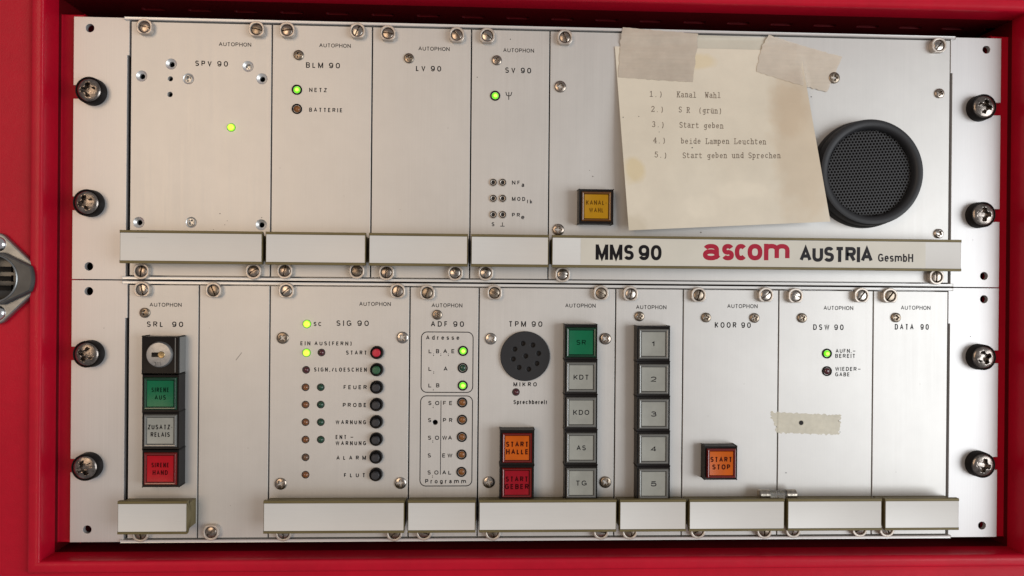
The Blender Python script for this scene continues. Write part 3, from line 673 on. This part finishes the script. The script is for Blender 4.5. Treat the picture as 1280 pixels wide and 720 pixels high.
# loudspeaker ----------------------------------------------------------------
S = A['mms']; x, z = mm(1090.5, 215, 10)
sp_ = link('loudspeaker', lathe_mesh([(22.3,5.5),(22.5,7.2),(23.0,8.9),(24.0,9.7),(26.0,9.9),(26.9,9.6),(27.4,8.6),(27.5,4.0),(28.0,3.4),(28.3,0)], 96), GREYR, S, (x, 0.3, z))
def grille():
    P_, R_, rh = 1.72, 22.6, 0.62; vs, fs = [], []
    hr = P_/math.sqrt(3)*1.002; rot = math.radians(4)
    n = int(R_/P_)+2
    for j in range(-n-3, n+4):
        for i in range(-n-3, n+4):
            cx = (i+(j % 2)/2)*P_; cz = j*P_*math.sqrt(3)/2
            if math.hypot(cx, cz) > R_-0.4: continue
            b = len(vs); t_ = 8
            for k in range(12):
                a = math.radians(30*k+30); ro = hr if k % 2 == 0 else hr*math.cos(math.radians(30))
                q = [(cx+ro*math.cos(a), 6.3, cz+ro*math.sin(a)), (cx+rh*math.cos(a), 6.3, cz+rh*math.sin(a)), (cx+rh*math.cos(a), 5.6, cz+rh*math.sin(a))]
                for (u, dd, v) in q: vs.append((u*math.cos(rot)-v*math.sin(rot), dd, u*math.sin(rot)+v*math.cos(rot)))
            for k in range(12):
                m2 = (k+1) % 12
                fs.append((b+3*k, b+3*k+1, b+3*m2+1, b+3*m2)); fs.append((b+3*k+1, b+3*k+2, b+3*m2+2, b+3*m2+1))
    return mesh('grille', vs, fs, smooth=False)
link('grille', grille(), GRILLE, sp_, (x, 0.3, z))
link('cone', lathe_mesh([(0,2.0),(22.2,4.4)], 48), DARK, sp_, (x, 0.3, z))
SPK = (x, z)

# ------------------------------------------------------------------ paper note
def ss(t): t = max(0.0, min(1.0, t)); return t*t*(3-2*t)
def pdepth(px, py):
    u = (px-768)/262.0; v = (py-60)/226.0
    d = 0.9 + (6.3+1.2*math.sin(u*3.1+0.4)+2.6*ss((u-0.45)/0.6))*ss(v*1.25+0.02)
    cx = 962-4*math.sin(v*6)+16*v
    d += max(0, px-cx)*0.085*ss((v-0.08)*6)*(1-0.45*ss((v-0.35)*1.6))
    d += 0.6*noise.noise(Vector((px*0.014, py*0.016, 3.1)))*ss(v*3)
    return d
cor = [(768.5,58),(1000.5,63.5),(1038,277),(786,288)]
def bil(u, v):
    a, b, c, d = cor
    return ((a[0]*(1-u)+b[0]*u)*(1-v)+(d[0]*(1-u)+c[0]*u)*v, (a[1]*(1-u)+b[1]*u)*(1-v)+(d[1]*(1-u)+c[1]*u)*v)
px0, pz0 = mm(900, 60, 1)
note = thing('paper_note', 'yellowed typed paper note taped over the speaker module, listing five steps', 'paper note', px0, 1, pz0)
def sheet(nu, nv, fp, fd, th, name, jag=0):
    vs, fs = [], []
    for lay in (0, 1):
        for j in range(nv+1):
            for i in range(nu+1):
                u, v = i/nu, j/nv; px, py = fp(u, v)
                if jag and (i == 0 or i == nu): px += jag*noise.noise(Vector((v*19, i, 5)))
                if jag and (j == 0 or j == nv): py += jag*0.6*noise.noise(Vector((u*23, j, 9)))
                dd = fd(px, py, u, v); X, Z = mm(px, py, dd); vs.append((X, dd-lay*th, Z))
    n = (nu+1)*(nv+1)
    for j in range(nv):
        for i in range(nu):
            a = j*(nu+1)+i; q = (a, a+1, a+nu+2, a+nu+1); fs.append(q); fs.append(tuple(n+k for k in reversed(q)))
    bd = [i for i in range(nu+1)]+[j*(nu+1)+nu for j in range(1, nv+1)]+[nv*(nu+1)+i for i in range(nu-1, -1, -1)]+[j*(nu+1) for j in range(nv-1, 0, -1)]
    for a, b in zip(bd, bd[1:]+bd[:1]): fs.append((a, b, n+b, n+a))
    return mesh(name, vs, fs, sharp=60)
def paper_mat():
    m = mat("aged paper", (0.69,0.63,0.515), 0, 0.6, vary=[(22,0.93,1.04),(120,0.975,1.02)], bump=(1,0.00015,(60,60,60)))
    nt = m.node_tree; N = nt.nodes; L = nt.links; b = N["Principled BSDF"]
    src = b.inputs["Base Color"].links[0].from_socket
    geo = [n for n in N if n.type == 'NEW_GEOMETRY'][0]
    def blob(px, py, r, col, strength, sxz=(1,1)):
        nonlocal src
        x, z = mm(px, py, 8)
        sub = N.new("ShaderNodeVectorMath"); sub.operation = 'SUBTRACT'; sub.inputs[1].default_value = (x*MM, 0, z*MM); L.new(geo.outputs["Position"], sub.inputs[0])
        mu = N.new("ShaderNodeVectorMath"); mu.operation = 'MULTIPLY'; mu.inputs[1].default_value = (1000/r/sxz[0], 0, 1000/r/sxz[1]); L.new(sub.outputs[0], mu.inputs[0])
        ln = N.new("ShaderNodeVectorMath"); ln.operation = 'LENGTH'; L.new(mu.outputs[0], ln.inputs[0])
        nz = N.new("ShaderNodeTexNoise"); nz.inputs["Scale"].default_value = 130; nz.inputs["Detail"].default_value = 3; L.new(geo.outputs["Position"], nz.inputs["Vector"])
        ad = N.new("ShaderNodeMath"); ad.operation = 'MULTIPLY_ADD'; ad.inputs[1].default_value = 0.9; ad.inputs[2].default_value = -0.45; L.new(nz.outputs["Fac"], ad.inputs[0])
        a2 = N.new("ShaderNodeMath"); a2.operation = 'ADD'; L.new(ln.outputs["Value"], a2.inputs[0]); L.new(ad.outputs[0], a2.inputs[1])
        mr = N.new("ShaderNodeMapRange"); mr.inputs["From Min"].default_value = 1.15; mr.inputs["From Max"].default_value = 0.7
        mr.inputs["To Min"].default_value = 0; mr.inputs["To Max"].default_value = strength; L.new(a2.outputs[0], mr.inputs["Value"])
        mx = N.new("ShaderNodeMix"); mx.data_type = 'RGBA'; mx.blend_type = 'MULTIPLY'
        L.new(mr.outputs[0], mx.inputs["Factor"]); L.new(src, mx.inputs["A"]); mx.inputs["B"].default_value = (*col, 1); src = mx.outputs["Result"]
    blob(793, 212, 5.5, (0.95,0.86,0.62), 0.7, (1,1.3)); blob(880, 72, 7, (0.97,0.88,0.66), 0.6, (1.3,0.6))
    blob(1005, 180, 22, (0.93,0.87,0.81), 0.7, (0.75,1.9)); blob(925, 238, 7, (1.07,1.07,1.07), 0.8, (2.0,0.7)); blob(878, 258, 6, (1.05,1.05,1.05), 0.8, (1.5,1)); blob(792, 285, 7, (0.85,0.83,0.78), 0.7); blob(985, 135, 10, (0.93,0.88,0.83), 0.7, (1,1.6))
    L.new(src, b.inputs["Base Color"]); return m
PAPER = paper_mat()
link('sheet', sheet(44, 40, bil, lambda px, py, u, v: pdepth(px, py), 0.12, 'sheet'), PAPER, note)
# typewriter letters: strokes with slab feet, on a 10-wide cell, capitals 12 high
def arc(cx, cy, rx, ry, a0, a1, n=9): return [(cx+rx*math.cos(math.radians(a0+(a1-a0)*i/n)), cy+ry*math.sin(math.radians(a0+(a1-a0)*i/n))) for i in range(n+1)]
G = {
 'K': [[(0.6,0),(3.8,0)],[(2.2,0),(2.2,12)],[(0.6,12),(3.8,12)],[(8.2,12),(2.4,5)],[(4.2,7),(8.2,0)],[(6.6,0),(9.6,0)],[(6.6,12),(9.2,12)]],
 'a': [arc(4.5,6,2.9,2.4,150,20)+[(7.2,1.2),(8,0.1),(9.2,0.3)], [(7.2,5)]+arc(4.3,2.3,2.7,2.3,80,350)],
 'n': [[(0.8,8.2),(2.4,8.2),(2.4,0)],[(0.8,0),(4,0)],arc(5,5,2.6,3.3,160,0)+[(7.6,0)],[(6.2,0),(9.2,0)]],
 'l': [[(2.4,12),(5,12),(5,0)],[(1.8,0),(8.2,0)]],
 'W': [[(1.5,12),(2.8,0),(5,8.5),(7.2,0),(8.5,12)],[(0.3,12),(3,12)],[(7,12),(9.7,12)]],
 'h': [[(0.8,12),(2.4,12),(2.4,0)],[(0.8,0),(4,0)],arc(5,5,2.6,3.3,160,0)+[(7.6,0)],[(6.2,0),(9.2,0)]],
 'S': [arc(5,9,3.2,3,20,270)+arc(5,3,3.3,3,90,-160)],
 'R': [[(0.8,0),(4,0)],[(2.4,0),(2.4,12)],[(0.8,12),(5.5,12)]+arc(5.5,9.2,2.5,2.8,90,-90)+[(2.4,6.4)],[(5.4,6.4),(8,0),(9.6,0)]],
 '(': [arc(9,5,5,8.4,130,230)], ')': [arc(1,5,5,8.4,50,-50)],
 'g': [arc(4.6,4.6,2.8,3.2,0,360),[(9.2,8.2),(7.4,8.2),(7.4,-1.8)]+arc(4.8,-1.6,2.6,2,0,-150)],
 'r': [[(1.2,8.2),(3.2,8.2),(3.2,0)],[(1.4,0),(6,0)],arc(6,5.2,2.8,3,170,40)],
 'ü': [[(0.8,8.2),(2.4,8.2)]+arc(5,3,2.6,3,180,350)+[(7.5,3)],[(6,8.2),(7.6,8.2),(7.6,0),(9.2,0)],[(3.2,11),(3.4,11)],[(6.4,11),(6.6,11)]],
 'u': [[(0.8,8.2),(2.4,8.2)]+arc(5,3,2.6,3,180,350)+[(7.5,3)],[(6,8.2),(7.6,8.2),(7.6,0),(9.2,0)]],
 't': [[(3.6,11),(3.6,2)]+arc(5.8,2,2.2,2,180,330),[(1.4,8.2),(7.4,8.2)]],
 'e': [[(2,4.4),(8,4.4)]+arc(5,4.2,3,4,10,320)],
 'b': [[(0.8,12),(2.2,12),(2.2,0)],arc(5,4.2,2.9,4,0,360)],
 'i': [[(2.4,8.2),(5,8.2),(5,0)],[(1.8,0),(8.2,0)],[(4.9,11.2),(5,11.4)]],
 'd': [[(6.2,12),(7.8,12),(7.8,0),(9.4,0)],arc(5,4.2,2.9,4,0,360)],
 'L': [[(0.8,12),(5,12)],[(2.6,12),(2.6,0)],[(0.8,0),(8.6,0),(8.6,3.6)]],
 'm': [[(0.2,8.2),(1.4,8.2),(1.4,0)],arc(3.2,6,1.8,2.2,160,0)+[(5,0)],arc(6.8,6,1.8,2.2,160,0)+[(8.6,0),(9.6,0)],[(0.4,0),(2.4,0)]],
 'p': [[(0.8,8.2),(2.2,8.2),(2.2,-4)],[(0.8,-4),(4,-4)],arc(5,4.2,2.9,4,0,360)],
 'c': [arc(5.2,4.2,3.1,4,40,320)],
 '1': [[(2.4,9.8),(5,12),(5,0)],[(2,0),(8,0)]],
 '2': [arc(5,8.9,3,3.1,170,-30)+[(1.8,0),(8.4,0),(8.4,1.6)]],
 '3': [arc(4.8,9,2.7,3,150,-80)+arc(4.8,3.2,3.2,3.2,80,-150)],
 '4': [[(6.6,0),(6.6,12),(1.4,4),(8.8,4)],[(4.8,0),(8.4,0)]],
 '5': [[(8,12),(2.8,12),(2.4,6.8)]+arc(4.8,3.9,3.3,3.9,120,-150)],
 '.': [[(4.6,0.3),(5.2,0.3)]],
}
TYPE = mat("typewriter ribbon ink", (0.13,0.10,0.075), 0, 0.7, vary=[(1500,0.5,2.2)])
def typed(s, x0, y0, x1, y1, cap=6.6):
    """typewriter line whose baseline runs from photo (x0, y0) to (x1, y1), laid on the curved sheet"""
    vs, fs = [], []; n = len(s); cw = math.hypot(x1-x0, y1-y0)/n; tx, ty = (x1-x0)/(cw*n), (y1-y0)/(cw*n)
    k = cap/12.0; kx = cw/11.0; wd = 0.38
    def put(px, py):
        dd = pdepth(px, py)+0.07; X, Z = mm(px, py, dd); vs.append((X, dd, Z))
    for c, ch in enumerate(s):
        jx, jy = random.uniform(-.15,.15), random.uniform(-.25,.25)
        for st in G.get(ch, []):
            pts = [(c*cw+p[0]*kx+jx, p[1]*k+jy) for p in st]
            for a, b in zip(pts[:-1], pts[1:]):
                t = Vector((b[0]-a[0], b[1]-a[1]));
                if t.length < 1e-6: continue
                t.normalize(); nn = Vector((-t.y, t.x))*wd; e = t*wd*0.8; i = len(vs)
                for q in (Vector(a)-e+nn, Vector(a)-e-nn, Vector(b)+e-nn, Vector(b)+e+nn):
                    put(x0+q.x*tx+q.y*ty, y0+q.x*ty-q.y*tx)
                fs.append((i, i+1, i+2, i+3))
    link('lettering', mesh('lettering', vs, fs, smooth=False), TYPE, note)
for (a, b) in [(('1.)', 811.5,120.5,829,121),('Kanal  Wahl',846,121.3,901.5,122.3)),(('2.)', 813.5,139.5,830.5,140),('S R  (grün)',848,140.3,903,141.8)),
   (('3.)', 814.5,158.5,831.5,159.2),('Start geben',849,159.3,905,160.3)),(('4.)', 816,178.5,833,179),('beide Lampen Leuchten',851,179.3,958.5,180.3)),
   (('5.)', 817.5,196.5,835,197.3),('Start geben und Sprechen',853,197.3,976.5,197.5))]:
    typed(*a); typed(*b)
def dots(par, lst, dz=0.33, fd=None, m_=INK):
    for (px, py, r) in lst:
        dd = fd(px, py) if fd else dz; X, Z = mm(px, py, dd)
        link('dirt_speck', mesh('dirt_speck', [(q[0], 0, q[1]*0.8) for q in circ(0,0,r,7)], [tuple(range(7))], smooth=False), m_, par, (X, dd+0.02, Z))
dots(note, [(865.3,184.7,0.35),(779,146.5,0.28),(798.5,145.5,0.25),(824,165,0.22)], fd=lambda a, b: pdepth(a, b)+0.06)

# ------------------------------------------------------------------ tapes and fuse
TAPE = mat("beige cloth tape", (0.62,0.545,0.45), 0, 0.55, alpha=0.8, vary=[(30,0.88,1.06),(220,0.95,1.04)], streak=(40,900,0.95,1.03), bump=(1,0.0004,(80,80,180)))
TAPE2 = mat("pale thin cloth tape", (0.74,0.665,0.56), 0, 0.5, alpha=0.68, vary=[(30,0.9,1.05),(220,0.96,1.04)], streak=(40,900,0.95,1.03), bump=(1,0.0003,(80,80,160)))
CLEAR = mat("yellowed clear tape", (0.58,0.55,0.46), 0, 0.35, vary=[(60,0.93,1.05)], bump=(1,0.0001,(200,200,200)))
OLD = mat("old brittle tape", (0.80,0.76,0.62), 0, 0.42, alpha=0.42, vary=[(60,0.9,1.05),(500,0.93,1.05)], bump=(1,0.0001,(300,300,300)))
def tape(label, pts, m_, fd, jag=0.8, nu=22, nv=14, th=0.15, bow=0):
    xs = sum(p[0] for p in pts)/4; ys = sum(p[1] for p in pts)/4
    def fp(u, v):
        a, b, c, d = pts
        return ((a[0]*(1-u)+b[0]*u)*(1-v)+(d[0]*(1-u)+c[0]*u)*v, (a[1]*(1-u)+b[1]*u)*(1-v)+(d[1]*(1-u)+c[1]*u)*v)
    if bow:
        fp0 = fp
        def fp(u, v): a, b = fp0(u, v); k = math.sin(v*math.pi)*bow*(1-u)**3; return (a-k, b+math.sin(u*math.pi)*bow*0.25)
    o = link('adhesive_tape', sheet(nu, nv, fp, fd, th, 'adhesive_tape', jag), m_)
    setp(o, label, 'tape', 'pieces of adhesive tape'); return o
def over(px, py, u=0, v=0):
    base = 1.7-0.9*ss((py-44)/14.0)
    inside = ss((px-(764+0.06*(py-60)))/5)*ss((1003+0.17*(py-62)-px)/6)*ss((py-56)/4)
    d = base*(1-inside)+(pdepth(px, py)+0.18)*inside
    return max(d, 0.75)+0.15*noise.noise(Vector((px*0.06, py*0.09, 1)))+0.12
tape('clear yellowed tape strip behind the top edge of the note, between two beige tapes', [(862,43.5),(960,47),(957,63),(862,61.5)], CLEAR, lambda px, py, u, v: 0.45+1.0*ss((48-py)/4), 0.3, 20, 6, 0.06)
tape('beige cloth tape holding the upper left corner of the typed note', [(778.5,34),(873,42),(866,102.5),(773,96.5)], TAPE, over, 2.2, bow=1.2)
tape('crooked pale beige tape holding the upper right corner of the typed note', [(961,43.5),(1053,71),(1033.5,115),(946,89.5)], TAPE2, over, 2.4, 26, bow=3.5)
tape('thin torn leftover tape bridging two lower modules around a small hole', [(963,515),(1052,519),(1048,543.5),(971,541)], OLD, lambda px, py, u, v: 0.42, 4.5, 40, 14, 0.07)
X, Z = mm(1001.5, 528.5, 0.45); hd = link('hole', lathe_mesh([(0,0.0),(1.2,0.0)], 20), DARK, A['dsw'], (X, 0.47, Z))

kz = WL[HND['koor'].name].z
fx0, _ = mm(948.5, 616.5, 7); fx1, _ = mm(995.5, 616.5, 7); fxc = (fx0+fx1)/2
fz = kz+6.3+2.62
fuse = thing('glass_fuse', 'small glass tube fuse with metal caps lying on top of two lower handles', 'fuse', fxc, 6.3, kz+6.3)
def along_x(prof, seg=28):
    vs, fs = [], []; n = len(prof)
    for i in range(seg):
        a = 2*math.pi*i/seg
        for (x, r) in prof: vs.append((x, r*math.cos(a), r*math.sin(a)))
    for i in range(seg):
        j = (i+1) % seg
        for k in range(n-1): fs.append((i*n+k, i*n+k+1, j*n+k+1, j*n+k))
    return mesh('tube', vs, fs)
CAPM = mat("tarnished fuse cap", (0.50,0.45,0.38), 1, 0.3, vary=[(600,0.55,1.15)], bump=(1,0.0001,(800,800,800)))
L2 = (fx1-fx0)/2
for s in (1, -1): link('end_cap', along_x([(s*(L2-5.4),2.3),(s*(L2-5.4),2.6),(s*(L2-0.4),2.6),(s*L2,2.2),(s*L2,0.0)]), CAPM, fuse, (fxc, 6.4, fz))
link('glass_tube', along_x([(-L2+5,2.25),(L2-5,2.25)]), mat("fuse glass", (0.9,0.9,0.86), 0, 0.05, trans=0.9), fuse, (fxc, 6.4, fz))
link('fuse_wire', along_x([(-L2+5,0.12),(L2-5,0.12)], 8), STEEL, fuse, (fxc, 6.4, fz))
# small marks and wear on the plates
GR = mat("grey scuff", (0.22,0.20,0.18), 0.2, 0.5)
x, z = mm(298, 445, 0.3); x3, z3 = mm(302, 441, 0.3); x4, z4 = mm(295, 450, 0.3)
link('scratch', line_mesh([(x4, z4), (x3, z3)], 0.3, 0.33), GR, A['blank'])
dots(A['spv'], [(275,267,0.3),(281,281,0.22),(267,287,0.2),(284,276,0.2),(327,272,0.25)])
dots(A['sv'], [(638,49,0.3),(596.5,96.5,0.28)]); dots(A['mms'], [(741,220.5,0.4),(1014,121,0.35),(876,290.5,0.5),(737,213,0.25)], m_=GR); dots(A['mms'], [(1014,121,0.3)])
dots(A['dsw'], [(982.5,591,0.35),(1050,540,0.3),(1043,521,0.2),(1030,536,0.18)]); dots(A['blank'], [(262,410,0.2),(310,560,0.22),(288,632,0.2)], m_=GR); dots(A['blm'], [(350,210,0.2),(430,245,0.18)], m_=GR); dots(A['lv'], [(560,160,0.2),(500,262,0.17)], m_=GR); dots(A['data'], [(1150,480,0.2),(1120,590,0.2)], m_=GR); dots(A['koor'], [(930,480,0.2),(885,520,0.18)], m_=GR); dots(racks[0], [(1213,420.5,0.3),(130,410,0.2),(1216,300,0.2)], dz=0.02)
x, z = mm(178, 297.3, 12.4); link('scratch', line_mesh([mm(170,297,12.4), mm(186,297.5,12.4)], 0.18, 12.3), GR, HND['spv'])
